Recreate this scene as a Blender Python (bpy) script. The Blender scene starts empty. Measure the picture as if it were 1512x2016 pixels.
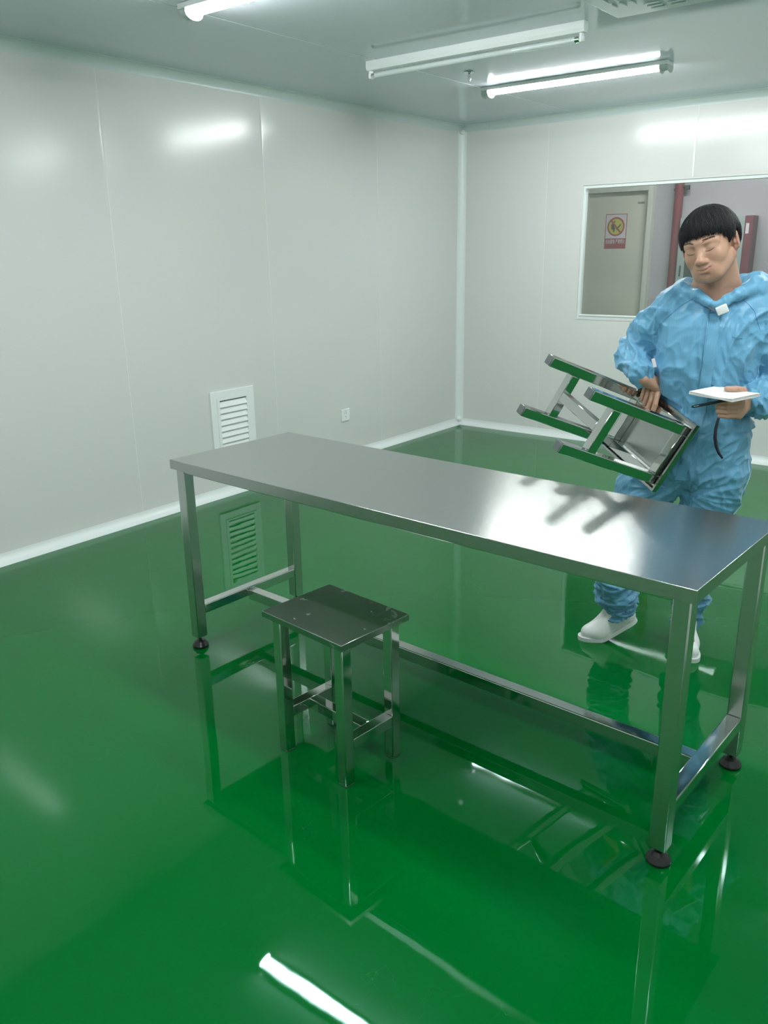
import bpy, bmesh, math, random
import numpy as np
from mathutils import Vector, Matrix, noise
from mathutils.bvhtree import BVHTree

random.seed(4)
S = bpy.context.scene
COL = S.collection

# ------------------------------------------------------------------ camera
CAM = Vector((4.12168, -6.38755, 1.55662))
R_ = Vector((0.78896811, 0.61424054, -0.01542337))
U_ = Vector((-0.17557656, 0.24943426, 0.95234207))
F_ = Vector((-0.58881423, 0.74865954, -0.30464192))
cd = bpy.data.cameras.new('camera'); cam = bpy.data.objects.new('camera', cd); COL.objects.link(cam)
cam.matrix_world = Matrix(((R_.x, U_.x, -F_.x, CAM.x), (R_.y, U_.y, -F_.y, CAM.y), (R_.z, U_.z, -F_.z, CAM.z), (0, 0, 0, 1)))
cd.sensor_fit = 'VERTICAL'; cd.sensor_height = 24.0; cd.sensor_width = 18.0
cd.lens = 1611.614 * 24.0 / 2016.0
cd.clip_start = 0.02; cd.clip_end = 60
S.camera = cam

# ------------------------------------------------------------------ world, exposure
w = bpy.data.worlds.new('world'); S.world = w; w.use_nodes = True
w.node_tree.nodes['Background'].inputs[0].default_value = (0.5, 0.6, 0.6, 1)
w.node_tree.nodes['Background'].inputs[1].default_value = 0.05
S.view_settings.view_transform = 'Standard'; S.view_settings.look = 'None'
S.view_settings.gamma = 1.0; S.view_settings.use_curve_mapping = False
S.view_settings.exposure = 0.0
LAMP = 120.0                       # radiance of the lit lamp covers
LAMP_COL = (0.96, 1.0, 0.985)
CORRIDOR = 105.0
S.cycles.max_bounces = 10; S.cycles.glossy_bounces = 6; S.cycles.diffuse_bounces = 5
S.cycles.transparent_max_bounces = 8
S.cycles.caustics_reflective = True
S.cycles.sample_clamp_indirect = 6.0
S.cycles.blur_glossy = 0.4

H = 2.5438
RC = 0.05

# ------------------------------------------------------------------ materials
MATS = {}
def mat(name, base=(0.8, 0.8, 0.8), rough=0.5, metal=0.0, spec=0.5, emit=None, estr=0.0, ior=1.5, **kw):
    if name in MATS: return MATS[name]
    m = bpy.data.materials.new(name); m.use_nodes = True
    b = m.node_tree.nodes['Principled BSDF']
    b.inputs['Base Color'].default_value = (*base, 1)
    b.inputs['Roughness'].default_value = rough
    b.inputs['Metallic'].default_value = metal
    b.inputs['Specular IOR Level'].default_value = spec
    b.inputs['IOR'].default_value = ior
    if emit:
        b.inputs['Emission Color'].default_value = (*emit, 1); b.inputs['Emission Strength'].default_value = estr
    for k, v in kw.items(): b.inputs[k.replace('_', ' ')].default_value = v
    MATS[name] = m
    return m
def nodes(m): return m.node_tree.nodes, m.node_tree.links, m.node_tree.nodes['Principled BSDF']
def add_noise_bump(m, scale, strength, dist=0.01, detail=2.0, stretch=None, coord='Object'):
    n, l, b = nodes(m)
    tc = n.new('ShaderNodeTexCoord'); mp = n.new('ShaderNodeMapping'); tx = n.new('ShaderNodeTexNoise'); bp = n.new('ShaderNodeBump')
    if stretch: mp.inputs['Scale'].default_value = stretch
    tx.inputs['Scale'].default_value = scale; tx.inputs['Detail'].default_value = detail
    bp.inputs['Strength'].default_value = strength; bp.inputs['Distance'].default_value = dist
    l.new(tc.outputs[coord], mp.inputs[0]); l.new(mp.outputs[0], tx.inputs['Vector']); l.new(tx.outputs[0], bp.inputs['Height'])
    if b.inputs['Normal'].is_linked: l.new(b.inputs['Normal'].links[0].from_socket, bp.inputs['Normal'])
    l.new(bp.outputs[0], b.inputs['Normal'])
    return tx, mp, bp

m_wall = mat('painted_panel', (0.665, 0.672, 0.66), 0.185, spec=0.45)
add_noise_bump(m_wall, 1.1, 0.35, 0.004, 1.0)
add_noise_bump(m_wall, 900, 0.03, 0.0005, 0.0)
m_seal = mat('joint_sealant', (0.80, 0.84, 0.81), 0.45)
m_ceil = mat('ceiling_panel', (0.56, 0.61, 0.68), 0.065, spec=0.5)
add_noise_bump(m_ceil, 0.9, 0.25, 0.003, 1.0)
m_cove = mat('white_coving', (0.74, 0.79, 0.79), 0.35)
m_white = mat('white_enamel', (0.80, 0.84, 0.84), 0.35)
m_plastic = mat('white_plastic', (0.82, 0.85, 0.86), 0.4)
m_cap = mat('grey_end_cap', (0.55, 0.60, 0.60), 0.3)
m_dark = mat('dark_slot', (0.03, 0.035, 0.035), 0.6)
m_black = mat('black_rubber', (0.012, 0.013, 0.014), 0.3)
m_lamp = mat('lit_lamp_cover', (0.9, 0.9, 0.9), 0.4, emit=LAMP_COL, estr=LAMP)
m_clamp = mat('corridor_fill_lamp_cover', (0.9, 0.9, 0.9), 0.4, emit=(1.0, 0.96, 0.98), estr=CORRIDOR)
m_tube = mat('unlit_glass_tube', (0.62, 0.68, 0.68), 0.03, spec=0.8)
m_chrome = mat('chrome', (0.75, 0.76, 0.76), 0.12, metal=1)

# floor: green self-levelling epoxy with a mirror-like, slightly wavy skin
m_floor = mat('green_epoxy', (0.0, 0.116, 0.016), 0.022, spec=0.5, ior=1.44, Specular_Tint=(0.60, 1.0, 1.0, 1))
n, l, b = nodes(m_floor)
tx, mp, bp = add_noise_bump(m_floor, 3.2, 0.16, 0.006, 1.5)
add_noise_bump(m_floor, 11, 0.05, 0.0025, 1.0)
tc = n.new('ShaderNodeTexCoord')
# fine scratches and dust lifting the roughness here and there
sc = n.new('ShaderNodeTexNoise'); sc.inputs['Scale'].default_value = 2.4; sc.inputs['Detail'].default_value = 3
rp = n.new('ShaderNodeMapRange'); rp.inputs['From Min'].default_value = 0.5; rp.inputs['From Max'].default_value = 0.75
rp.inputs['To Min'].default_value = 0.018; rp.inputs['To Max'].default_value = 0.06
l.new(tc.outputs['Object'], sc.inputs['Vector']); l.new(sc.outputs[0], rp.inputs[0]); l.new(rp.outputs[0], b.inputs['Roughness'])
vo = n.new('ShaderNodeTexVoronoi'); vo.feature = 'DISTANCE_TO_EDGE'; vo.inputs['Scale'].default_value = 3.5
nz = n.new('ShaderNodeTexNoise'); nz.inputs['Scale'].default_value = 5.0; nz.inputs['Detail'].default_value = 4
ad = n.new('ShaderNodeMix'); ad.data_type = 'RGBA'; ad.blend_type = 'LINEAR_LIGHT'; ad.inputs[0].default_value = 0.35
l.new(tc.outputs['Object'], nz.inputs['Vector']); l.new(tc.outputs['Object'], ad.inputs[6]); l.new(nz.outputs['Color'], ad.inputs[7])
l.new(ad.outputs[2], vo.inputs['Vector'])
lt = n.new('ShaderNodeMapRange'); lt.inputs['From Min'].default_value = 0.0; lt.inputs['From Max'].default_value = 0.0022
lt.inputs['To Min'].default_value = 1; lt.inputs['To Max'].default_value = 0
l.new(vo.outputs['Distance'], lt.inputs[0])
mk = n.new('ShaderNodeTexNoise'); mk.inputs['Scale'].default_value = 1.7; mk.inputs['Detail'].default_value = 2
l.new(tc.outputs['Object'], mk.inputs['Vector'])
mr = n.new('ShaderNodeMapRange'); mr.inputs['From Min'].default_value = 0.56; mr.inputs['From Max'].default_value = 0.66
mr.inputs['To Min'].default_value = 0.0; mr.inputs['To Max'].default_value = 0.10
l.new(mk.outputs[0], mr.inputs[0])
mu = n.new('ShaderNodeMath'); mu.operation = 'MULTIPLY'; l.new(lt.outputs[0], mu.inputs[0]); l.new(mr.outputs[0], mu.inputs[1])
cm = n.new('ShaderNodeMix'); cm.data_type = 'RGBA'; cm.inputs[6].default_value = (0.0, 0.116, 0.016, 1); cm.inputs[7].default_value = (0.35, 0.6, 0.45, 1)
l.new(mu.outputs[0], cm.inputs[0]); l.new(cm.outputs[2], b.inputs['Base Color'])

# steels
m_mirror = mat('mirror_steel', (0.62, 0.64, 0.62), 0.07, metal=1)
add_noise_bump(m_mirror, 6, 0.10, 0.002, 1.0)
m_satin = mat('satin_steel', (0.58, 0.60, 0.58), 0.22, metal=1)
m_brushed = mat('brushed_steel', (0.53, 0.545, 0.535), 0.22, metal=1)
n, l, b = nodes(m_brushed)
b.inputs['Anisotropic'].default_value = 0.75
tg = n.new('ShaderNodeTangent'); tg.direction_type = 'RADIAL'; tg.axis = 'Y'
cx = n.new('ShaderNodeCombineXYZ'); cx.inputs[1].default_value = 1.0
vt = n.new('ShaderNodeVectorTransform'); vt.vector_type = 'VECTOR'; vt.convert_from = 'OBJECT'; vt.convert_to = 'WORLD'
l.new(cx.outputs[0], vt.inputs[0]); l.new(vt.outputs[0], b.inputs['Tangent'])
add_noise_bump(m_brushed, 7, 0.03, 0.0010, 2.0, stretch=(1, 160, 160))
m_scuffed = mat('scuffed_steel', (0.42, 0.44, 0.43), 0.2, metal=1)
n, l, b = nodes(m_scuffed)
tc = n.new('ShaderNodeTexCoord'); s1 = n.new('ShaderNodeTexNoise'); s1.inputs['Scale'].default_value = 14; s1.inputs['Detail'].default_value = 6
s1.inputs['Distortion'].default_value = 1.5
r1 = n.new('ShaderNodeMapRange'); r1.inputs['From Min'].default_value = 0.60; r1.inputs['From Max'].default_value = 0.78; r1.inputs['To Min'].default_value = 0.20; r1.inputs['To Max'].default_value = 0.42
l.new(tc.outputs['Object'], s1.inputs['Vector']); l.new(s1.outputs[0], r1.inputs[0]); l.new(r1.outputs[0], b.inputs['Roughness'])
m_plug = mat('grey_tube_plug', (0.10, 0.12, 0.12), 0.45)
add_noise_bump(m_plug, 60, 0.6, 0.003, 3.0)

# window pane: clear where you look through it, mirror-like at its skin
m_glass = bpy.data.materials.new('window_glass'); m_glass.use_nodes = True
nt = m_glass.node_tree; nt.nodes.clear()
o_ = nt.nodes.new('ShaderNodeOutputMaterial'); t_ = nt.nodes.new('ShaderNodeBsdfTransparent'); g_ = nt.nodes.new('ShaderNodeBsdfGlossy')
mx = nt.nodes.new('ShaderNodeMixShader'); fr = nt.nodes.new('ShaderNodeFresnel'); fr.inputs[0].default_value = 1.5
t_.inputs[0].default_value = (0.93, 0.96, 0.95, 1); g_.inputs['Roughness'].default_value = 0.0
gm = nt.nodes.new('ShaderNodeNewGeometry'); mi_ = nt.nodes.new('ShaderNodeMix'); mi_.inputs[2].default_value = 1.7; mi_.inputs[3].default_value = 1 / 1.7
nt.links.new(gm.outputs['Backfacing'], mi_.inputs[0]); nt.links.new(mi_.outputs[0], fr.inputs[0])
nt.links.new(fr.outputs[0], mx.inputs[0]); nt.links.new(t_.outputs[0], mx.inputs[1]); nt.links.new(g_.outputs[0], mx.inputs[2]); nt.links.new(mx.outputs[0], o_.inputs[0])

# ------------------------------------------------------------------ mesh helpers
def new_obj(name, me, parent=None):
    o = bpy.data.objects.new(name, me); COL.objects.link(o)
    if parent: o.parent = parent
    return o
def tag(o, label=None, cat=None, group=None, kind=None):
    if label: o['label'] = label
    if cat: o['category'] = cat
    if group: o['group'] = group
    if kind: o['kind'] = kind
    return o
def empty(name, label, cat, loc=(0, 0, 0), rz=0.0, group=None):
    o = bpy.data.objects.new(name, None); COL.objects.link(o); o.empty_display_size = 0.1
    o.location = loc; o.rotation_euler = (0, 0, rz)
    return tag(o, label, cat, group)
class MB:
    def __init__(s): s.bm = bmesh.new()
    def box(s, x0, x1, y0, y1, z0, z1, bev=0.0, mi=0, seg=2, M=None):
        t = bmesh.new(); bmesh.ops.create_cube(t, size=1)
        for v in t.verts: v.co = Vector(((x0 + x1) / 2 + v.co.x * (x1 - x0), (y0 + y1) / 2 + v.co.y * (y1 - y0), (z0 + z1) / 2 + v.co.z * (z1 - z0)))
        if bev: bmesh.ops.bevel(t, geom=t.edges[:], offset=bev, segments=seg, affect='EDGES', profile=0.5)
        return s.add(t, mi, M)
    def add(s, t, mi=0, M=None):
        if M is not None: bmesh.ops.transform(t, matrix=M, verts=t.verts)
        for f in t.faces: f.material_index = mi
        me = bpy.data.meshes.new('t'); t.to_mesh(me); t.free(); s.bm.from_mesh(me); bpy.data.meshes.remove(me)
        return s
    def lathe(s, prof, segs=32, mi=0, M=None):
        t = bmesh.new(); rings = []
        for r, z in prof:
            if r < 1e-6: rings.append([t.verts.new((0, 0, z))])
            else: rings.append([t.verts.new((r * math.cos(2 * math.pi * k / segs), r * math.sin(2 * math.pi * k / segs), z)) for k in range(segs)])
        for a, c in zip(rings, rings[1:]):
            if len(a) == 1 and len(c) == 1: continue
            for k in range(segs):
                k2 = (k + 1) % segs
                if len(a) == 1: t.faces.new((a[0], c[k2], c[k]))
                elif len(c) == 1: t.faces.new((a[k], a[k2], c[0]))
                else: t.faces.new((a[k], a[k2], c[k2], c[k]))
        bmesh.ops.recalc_face_normals(t, faces=t.faces)
        return s.add(t, mi, M)
    def tube(s, pts, rad, segs=12, mi=0, M=None):
        pts = [Vector(p) for p in pts]; rads = rad if isinstance(rad, (list, tuple)) else [rad] * len(pts)
        t = bmesh.new(); rings = []; up = Vector((0, 0, 1)); prev = None
        for i, p in enumerate(pts):
            d = (pts[min(i + 1, len(pts) - 1)] - pts[max(i - 1, 0)]).normalized()
            if prev is None:
                a = d.cross(up)
                if a.length < 1e-3: a = d.cross(Vector((1, 0, 0)))
            else: a = prev - d * prev.dot(d)
            a.normalize(); c = d.cross(a); prev = a
            rings.append([t.verts.new(p + (a * math.cos(2 * math.pi * k / segs) + c * math.sin(2 * math.pi * k / segs)) * rads[i]) for k in range(segs)])
        for a, c in zip(rings, rings[1:]):
            for k in range(segs): t.faces.new((a[k], a[(k + 1) % segs], c[(k + 1) % segs], c[k]))
        t.faces.new(rings[0][::-1]); t.faces.new(rings[-1])
        bmesh.ops.recalc_face_normals(t, faces=t.faces)
        return s.add(t, mi, M)
    def prism(s, poly, z0, z1, mi=0, M=None):
        t = bmesh.new(); lo = [t.verts.new((x, y, z0)) for x, y in poly]; hi = [t.verts.new((x, y, z1)) for x, y in poly]
        n = len(poly)
        for k in range(n): t.faces.new((lo[k], lo[(k + 1) % n], hi[(k + 1) % n], hi[k]))
        t.faces.new(lo[::-1]); t.faces.new(hi)
        bmesh.ops.recalc_face_normals(t, faces=t.faces)
        return s.add(t, mi, M)
    def build(s, name, mats, parent=None, smooth=None, angle=21):
        me = bpy.data.meshes.new(name); s.bm.to_mesh(me); s.bm.free()
        for m in (mats if isinstance(mats, (list, tuple)) else [mats]): me.materials.append(m)
        if smooth is not False:
            for p in me.polygons: p.use_smooth = True
            me.set_sharp_from_angle(angle=math.radians(angle))
        return new_obj(name, me, parent)
def struct(name, mb, m, label=None):
    o = mb.build(name, m); o['kind'] = 'structure'
    if label: o['label'] = label
    return o

# ------------------------------------------------------------------ room shell
XR = 5.3; YF = -7.9; YC = 2.05      # right wall, front wall, far wall of the corridor
# panel profile: distance along the wall -> depth, each joint a shallow rounded V
def profile(s0, s1, joints, wide=0.014, deep=0.0012, slot=0.0016):
    pts = [(s0, 0.0, 0)]
    for j in sorted(joints):
        if j - wide <= s0 or j + wide >= s1: continue
        pts += [(j - wide, 0, 0), (j - wide * 0.5, -deep * 0.3, 0), (j - slot, -deep, 0), (j - slot + 1e-4, -deep + 0.0009, 1), (j + slot, -deep + 0.0009, 1), (j + slot + 1e-4, -deep, 0), (j + wide * 0.5, -deep * 0.3, 0), (j + wide, 0, 0)]
    pts.append((s1, 0.0, 0))
    return pts
def panel(mb, prof, t0, t1, place, thick=0.05):
    bm = bmesh.new(); A = []; B = []
    for s, d, f in prof:
        A.append(bm.verts.new(place(s, d, t0))); B.append(bm.verts.new(place(s, d, t1)))
    for i in range(len(prof) - 1):
        f = bm.faces.new((A[i], A[i + 1], B[i + 1], B[i]))
        f.material_index = 1 if prof[i + 1][2] and prof[i][2] else 0
    s0, s1 = prof[0][0], prof[-1][0]
    a0 = bm.verts.new(place(s0, -thick, t0)); a1 = bm.verts.new(place(s1, -thick, t0)); b0 = bm.verts.new(place(s0, -thick, t1)); b1 = bm.verts.new(place(s1, -thick, t1))
    bm.faces.new((a0, a1, b1, b0)); bm.faces.new([a0] + A[:1] + B[:1] + [b0]); bm.faces.new([a1, A[-1], B[-1], b1])
    bm.faces.new([a0, a1] + A[::-1]); bm.faces.new([b0, b1] + B[::-1])
    bmesh.ops.recalc_face_normals(bm, faces=bm.faces)
    me = bpy.data.meshes.new('t'); bm.to_mesh(me); bm.free(); mb.bm.from_mesh(me); bpy.data.meshes.remove(me)

JL = [-1.163 - 1.186 * k for k in range(6)]
m = MB(); panel(m, profile(YF, 0.0, JL), 0, H, lambda s, d, t: (d, s, t)); struct('wall_left', m, [m_wall, m_seal])
WX0, WX1, WZ0, WZ1 = 1.135, 3.45, 1.008, 2.013
JB = [0.818, 1.98, 3.15, 4.32]
m = MB(); pb = lambda s, d, t: (s, -d, t)
panel(m, profile(-0.05, WX0, JB), 0, H, pb); panel(m, profile(WX0, WX1, JB), 0, WZ0, pb)
panel(m, profile(WX0, WX1, JB), WZ1, H, pb); panel(m, profile(WX1, XR + 0.05, JB), 0, H, pb)
struct('wall_back', m, [m_wall, m_seal])
m = MB(); panel(m, profile(YF, 0.0, JL), 0, H, lambda s, d, t: (XR - d, s, t)); struct('wall_right', m, [m_wall, m_seal])
m = MB(); panel(m, profile(-0.05, XR + 0.05, JB), 0, H, lambda s, d, t: (s, YF + d, t)); struct('wall_front', m, [m_wall, m_seal])
m = MB(); m.box(-1.3, XR + 0.05, YF - 0.05, YC, -0.06, 0); struct('floor', m, m_floor)
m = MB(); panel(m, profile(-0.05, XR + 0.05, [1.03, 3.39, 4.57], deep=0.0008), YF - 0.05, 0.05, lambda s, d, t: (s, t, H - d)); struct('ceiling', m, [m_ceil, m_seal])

def cove(name, p0, p1, a, b_, r=RC, lip=0.0012):
    """concave quarter-round strip from p0 to p1; a, b_ are the two inward directions"""
    p0, p1, a, b_ = Vector(p0), Vector(p1), Vector(a), Vector(b_)
    bm = bmesh.new(); sec = [a * (r + 0.004) + b_ * 0.0, a * (r + 0.004) + b_ * lip]
    for k in range(11):
        t = math.pi / 2 * k / 10
        sec.append(a * (r - r * math.sin(t)) + b_ * (r - r * math.cos(t)) + (a + b_) * lip)
    sec += [b_ * (r + 0.004) + a * lip, b_ * (r + 0.004), a * 0.0]
    A = [bm.verts.new(p0 + v) for v in sec]; B = [bm.verts.new(p1 + v) for v in sec]
    n_ = len(sec)
    for k in range(n_): bm.faces.new((A[k], A[(k + 1) % n_], B[(k + 1) % n_], B[k]))
    bm.faces.new(A[::-1]); bm.faces.new(B); bmesh.ops.recalc_face_normals(bm, faces=bm.faces)
    mb = MB(); me = bpy.data.meshes.new('t'); bm.to_mesh(me); bm.free(); mb.bm.from_mesh(me); bpy.data.meshes.remove(me)
    return mb
X, Y, Z = (1, 0, 0), (0, 1, 0), (0, 0, 1); nX, nY, nZ = (-1, 0, 0), (0, -1, 0), (0, 0, -1)
struct('baseboard_left', cove('', (0, YF, 0), (0, 0, 0), X, Z), m_cove)
struct('baseboard_back', cove('', (0, 0, 0), (XR, 0, 0), nY, Z), m_cove)
struct('baseboard_right', cove('', (XR, YF, 0), (XR, 0, 0), nX, Z), m_cove)
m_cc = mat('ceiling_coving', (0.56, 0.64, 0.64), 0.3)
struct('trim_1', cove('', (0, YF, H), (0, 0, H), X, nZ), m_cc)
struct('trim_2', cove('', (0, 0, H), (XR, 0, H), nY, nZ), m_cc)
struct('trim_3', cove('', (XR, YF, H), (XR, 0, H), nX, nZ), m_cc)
mb = cove('', (0, 0, RC * 0.6), (0, 0, H - RC * 0.6), X, nY)
mb.lathe([(0.0, -0.02), (0.016, -0.016), (0.024, -0.004), (0.024, 0.004), (0.016, 0.016), (0, 0.02)], 20, M=Matrix.Translation((0.026, -0.026, 0.052)))
mb.lathe([(0.0, -0.02), (0.016, -0.016), (0.024, -0.004), (0.024, 0.004), (0.016, 0.016), (0, 0.02)], 20, M=Matrix.Translation((0.026, -0.026, H - 0.052)))
struct('trim_4', mb, m_cove)

# window in the back wall
wn = bpy.data.objects.new('window_1', None); COL.objects.link(wn); wn.location = (WX0, 0, WZ0); wn['kind'] = 'structure'
wn['label'] = 'wide interior window with white frame in the back wall'
ww, wh = WX1 - WX0, WZ1 - WZ0
def ring(m, x0, x1, z0, z1, wd, y0, y1, bev):
    m.box(x0, x0 + wd, y0, y1, z0, z1, bev); m.box(x1 - wd, x1, y0, y1, z0, z1, bev)
    m.box(x0 + wd - .0002, x1 - wd + .0002, y0, y1, z0, z0 + wd, bev); m.box(x0 + wd - .0002, x1 - wd + .0002, y0, y1, z1 - wd, z1, bev)
m = MB()
ring(m, -.016, ww + .016, -.016, wh + .016, .0165, -.0030, .0, .0012)
m.build('window_flange', m_wall, wn)
m = MB()
ring(m, -.001, ww + .001, -.001, wh + .001, .016, .010, .050, .001)
ring(m, .0145, ww - .0145, .0145, wh - .0145, .010, -.004, .045, .003)
m.build('window_frame', m_white, wn)
for yp in (0.008, 0.036):
    m = MB(); m.box(0.02, ww - 0.02, yp, yp + 0.005, 0.02, wh - 0.01); m.build('window_pane', m_glass, wn, smooth=False)

# ------------------------------------------------------------------ the corridor seen through the window
m_cwall = mat('corridor_paint', (0.45, 0.41, 0.45), 0.6); add_noise_bump(m_cwall, 30, 0.1, 0.002)
m_door = mat('beige_door_paint', (0.74, 0.70, 0.60), 0.45)
m_dframe = mat('door_frame_paint', (0.72, 0.71, 0.64), 0.45)
m_red = mat('red_pipe_paint', (0.20, 0.016, 0.035), 0.45)
m_ccol = mat('corridor_ceiling_paint', (0.6, 0.6, 0.6), 0.7)
m = MB(); m.box(-1.3, XR + 0.05, YC, YC + 0.08, -0.06, 2.7); struct('wall_corridor', m, m_cwall)
m = MB(); m.box(-1.38, -1.3, 0.0, YC + 0.08, -0.06, 2.7); struct('wall_corridor_left', m, m_cwall)
m = MB(); m.box(XR + 0.05, XR + 0.13, 0.0, YC + 0.08, -0.06, 2.7); struct('wall_corridor_right', m, m_cwall)
m = MB(); m.box(-1.3, -0.05, 0.0, 0.05, 0, 2.7); struct('wall_corridor_near', m, m_cwall)
m = MB(); m.box(-1.38, XR + 0.13, 0.05, YC + 0.08, 2.7, 2.76); m.box(-1.38, XR + 0.13, 0.0, 0.05, H + 0.06, 2.76); struct('ceiling_corridor', m, m_ccol)
d1 = bpy.data.objects.new('door_1', None); COL.objects.link(d1); d1.location = (0.572, YC, 0); d1['kind'] = 'structure'; d1['label'] = 'beige door in the corridor behind the window'
m = MB(); m.box(-0.42, -0.36, -0.085, 0, 0, 2.13, 0.002); m.box(0.33, 0.38, -0.085, 0, 0, 2.13, 0.002); m.box(-0.36, 0.33, -0.085, 0, 2.075, 2.13, 0.002); m.build('door_frame', m_dframe, d1)
m = MB(); m.box(-0.36, 0.33, -0.015, -0.001, 0.005, 2.072, 0.001); m.build('door_panel', m_door, d1)
m = MB(); m.tube([(0.26, -0.015, .80), (0.26, -0.06, .80), (0.16, -0.065, .80)], 0.009); m.lathe([(0, 0), (0.026, 0), (0.026, 0.008), (0, 0.008)], 24, M=Matrix.Translation((0.26, -0.0145, .80)) @ Matrix.Rotation(math.pi / 2, 4, 'X')); m.build('door_handle', m_chrome, d1)
m = MB(); m.box(0.205, 0.275, -0.0175, -0.0152, 1.955, 1.975); o = m.build('door_sticker', mat('grey_sticker', (0.25, 0.24, 0.23), 0.5), d1)

# warning sign on the door
SGX, SGZ = 0.615 - 0.60 + 0.60, 1.53
m_sred = mat('sign_red', (0.36, 0.03, 0.05), 0.4); m_swhite = mat('sign_white', (0.75, 0.68, 0.72), 0.4)
m_syel = mat('sign_yellow', (0.62, 0.55, 0.06), 0.4); m_sblk = mat('sign_black', (0.03, 0.03, 0.02), 0.5)
sg = empty('warning_sign', 'red and white no fire warning sign with yellow circle on the beige corridor door', 'sign', (0.565, YC - 0.0165, 1.535))
SW, SH = 0.228, 0.335
MX = Matrix.Rotation(math.pi / 2, 4, 'X')      # local xy of flat art -> wall xz
def flat(name, poly_list, mt, off, th=0.0006):
    m = MB()
    for pl in poly_list: m.prism(pl, off, off + th, M=MX)
    return m.build(name, mt, sg, smooth=False)
flat('sign_board', [[(-SW / 2, 0), (SW / 2, 0), (SW / 2, SH), (-SW / 2, SH)]], m_sred, 0.0)
flat('white_field', [[(-SW / 2 + .007, .10), (SW / 2 - .007, .10), (SW / 2 - .007, SH - .007), (-SW / 2 + .007, SH - .007)]], m_swhite, 0.0008)
CZ = 0.213
circ = lambda r, n=48: [(r * math.cos(2 * math.pi * k / n), CZ + r * math.sin(2 * math.pi * k / n)) for k in range(n)]
flat('prohibition_ring', [circ(.092)], m_sred, 0.0016)
flat('yellow_disc', [circ(.076)], m_syel, 0.0024)
def rot(pl, a, cx, cy): return [(cx + x * math.cos(a) - y * math.sin(a), cy + x * math.sin(a) + y * math.cos(a)) for x, y in pl]
hand_poly = [(-.052, .012), (-.046, .030), (-.030, .036), (-.016, .028), (-.010, .016), (-.018, .006), (-.012, -.004), (-.002, -.012), (-.014, -.020), (-.008, -.034), (-.020, -.052), (-.028, -.044), (-.024, -.030), (-.040, -.024), (-.050, -.010)]
flame = [(-.030, .045), (-.018, .056), (-.004, .060), (-.012, .050), (-.006, .042), (-.020, .040)]
stick = rot([(-.034, -.007), (.034, -.007), (.034, .007), (-.034, .007)], math.radians(48), .030, CZ - .003)
flat('match_and_hand_symbol', [[(x, CZ + y - .004) for x, y in hand_poly], [(x, CZ + y) for x, y in flame], stick], m_sblk, 0.0032)
flat('prohibition_bar', [rot([(-.08, -.008), (.08, -.008), (.08, .008), (-.08, .008)], math.radians(-48), 0, CZ)], m_sred, 0.0040)
def text_part(body, size, xy, mt, parent, name, width=None, th=0.0004, off=0.0008):
    cu = bpy.data.curves.new(name, 'FONT'); cu.body = body; cu.size = size; cu.align_x = 'CENTER'; cu.align_y = 'CENTER'; cu.extrude = th; cu.offset = size * 0.012
    tmp = bpy.data.objects.new('tmp', cu); COL.objects.link(tmp)
    dg = bpy.context.evaluated_depsgraph_get(); me = bpy.data.meshes.new_from_object(tmp.evaluated_get(dg)); bpy.data.objects.remove(tmp)
    me.name = name; xs = [v.co.x for v in me.vertices]
    k = width / (max(xs) - min(xs)) if (width and xs) else 1
    for v in me.vertices: v.co = Vector((xy[0] + v.co.x * k, -off - v.co.z, xy[1] + v.co.y))
    me.materials.clear(); me.materials.append(mt)
    return new_obj(name, me, parent)
text_part('仓库重地 严禁烟火', 0.048, (0, .066), m_swhite, sg, 'sign_lettering', width=.208)

# red standpipe and hydrant cabinet
p = empty('red_pipe', 'vertical red fire pipe between the corridor door and the hydrant cabinet', 'pipe', (1.20, YC - 0.07, 0))
m = MB(); m.lathe([(0, 0), (.042, 0), (.042, 2.7), (0, 2.7)], 28); m.build('pipe_run', m_red, p)
m = MB(); m.lathe([(.042, 2.05), (.050, 2.05), (.050, 2.075), (.042, 2.075)], 28); m.box(-.008, .008, .04, .07, 2.05, 2.075); m.build('pipe_clamp', m_red, p)
m = MB(); m.lathe([(.0, 0), (.016, 0), (.016, .03), (.011, .03), (.011, .05), (0, .05)], 16, M=Matrix.Translation((0.036, -0.01, 2.08)) @ Matrix.Rotation(math.radians(90), 4, 'Y')); m.box(.055, .10, -.028, .008, 2.06, 2.10, .003); m.build('pipe_fitting', m_dark, p)
m_alu = mat('cabinet_aluminium', (0.40, 0.44, 0.43), 0.4, metal=0.2); m_dglass = mat('dark_cabinet_glass', (0.035, 0.045, 0.045), 0.08)
hc = empty('hydrant_cabinet', 'grey framed fire hydrant cabinet with dark glass and red side behind the man', 'cabinet', (1.60, YC - 0.001, 0.85))
m = MB(); m.box(-.33, .26, -.17, 0, 0, .955, .003); m.build('cabinet_body', m_alu, hc)
m = MB(); m.box(-.255, .185, -.1725, -.1702, .07, .885); m.build('glass_panel', m_dglass, hc)
m = MB(); m.box(.262, .33, -.168, 0, 0, .957, .003); m.build('red_side', mat('cabinet_red', (0.20, 0.045, 0.07), 0.4), hc)
m = MB(); m.box(.272, .30, -.1705, -.1682, .80, .89); m.build('white_tag', m_swhite, hc)
m = MB(); m.box(-.300, -.285, -.180, -.1702, .42, .52, .002); m.build('cabinet_latch', m_dark, hc)
m = MB(); m.box(.222, .226, -.1715, -.1702, .80, .88); m.build('door_seam', m_dark, hc)

# corridor lamp (unseen, added above the view to light the corridor)
cl = empty('ceiling_light', 'added unseen lamp lighting the corridor beyond the window', 'lamp', (1.9, 0.9, 2.7))
m = MB(); m.box(-.6, .6, -.045, .045, -.02, 0, .003); m.build('lamp_base', m_white, cl)
m = MB(); m.box(-.56, .56, -.04, .04, -.055, -.0205, .012, seg=3); m.build('lamp_cover', m_clamp, cl)

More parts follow.
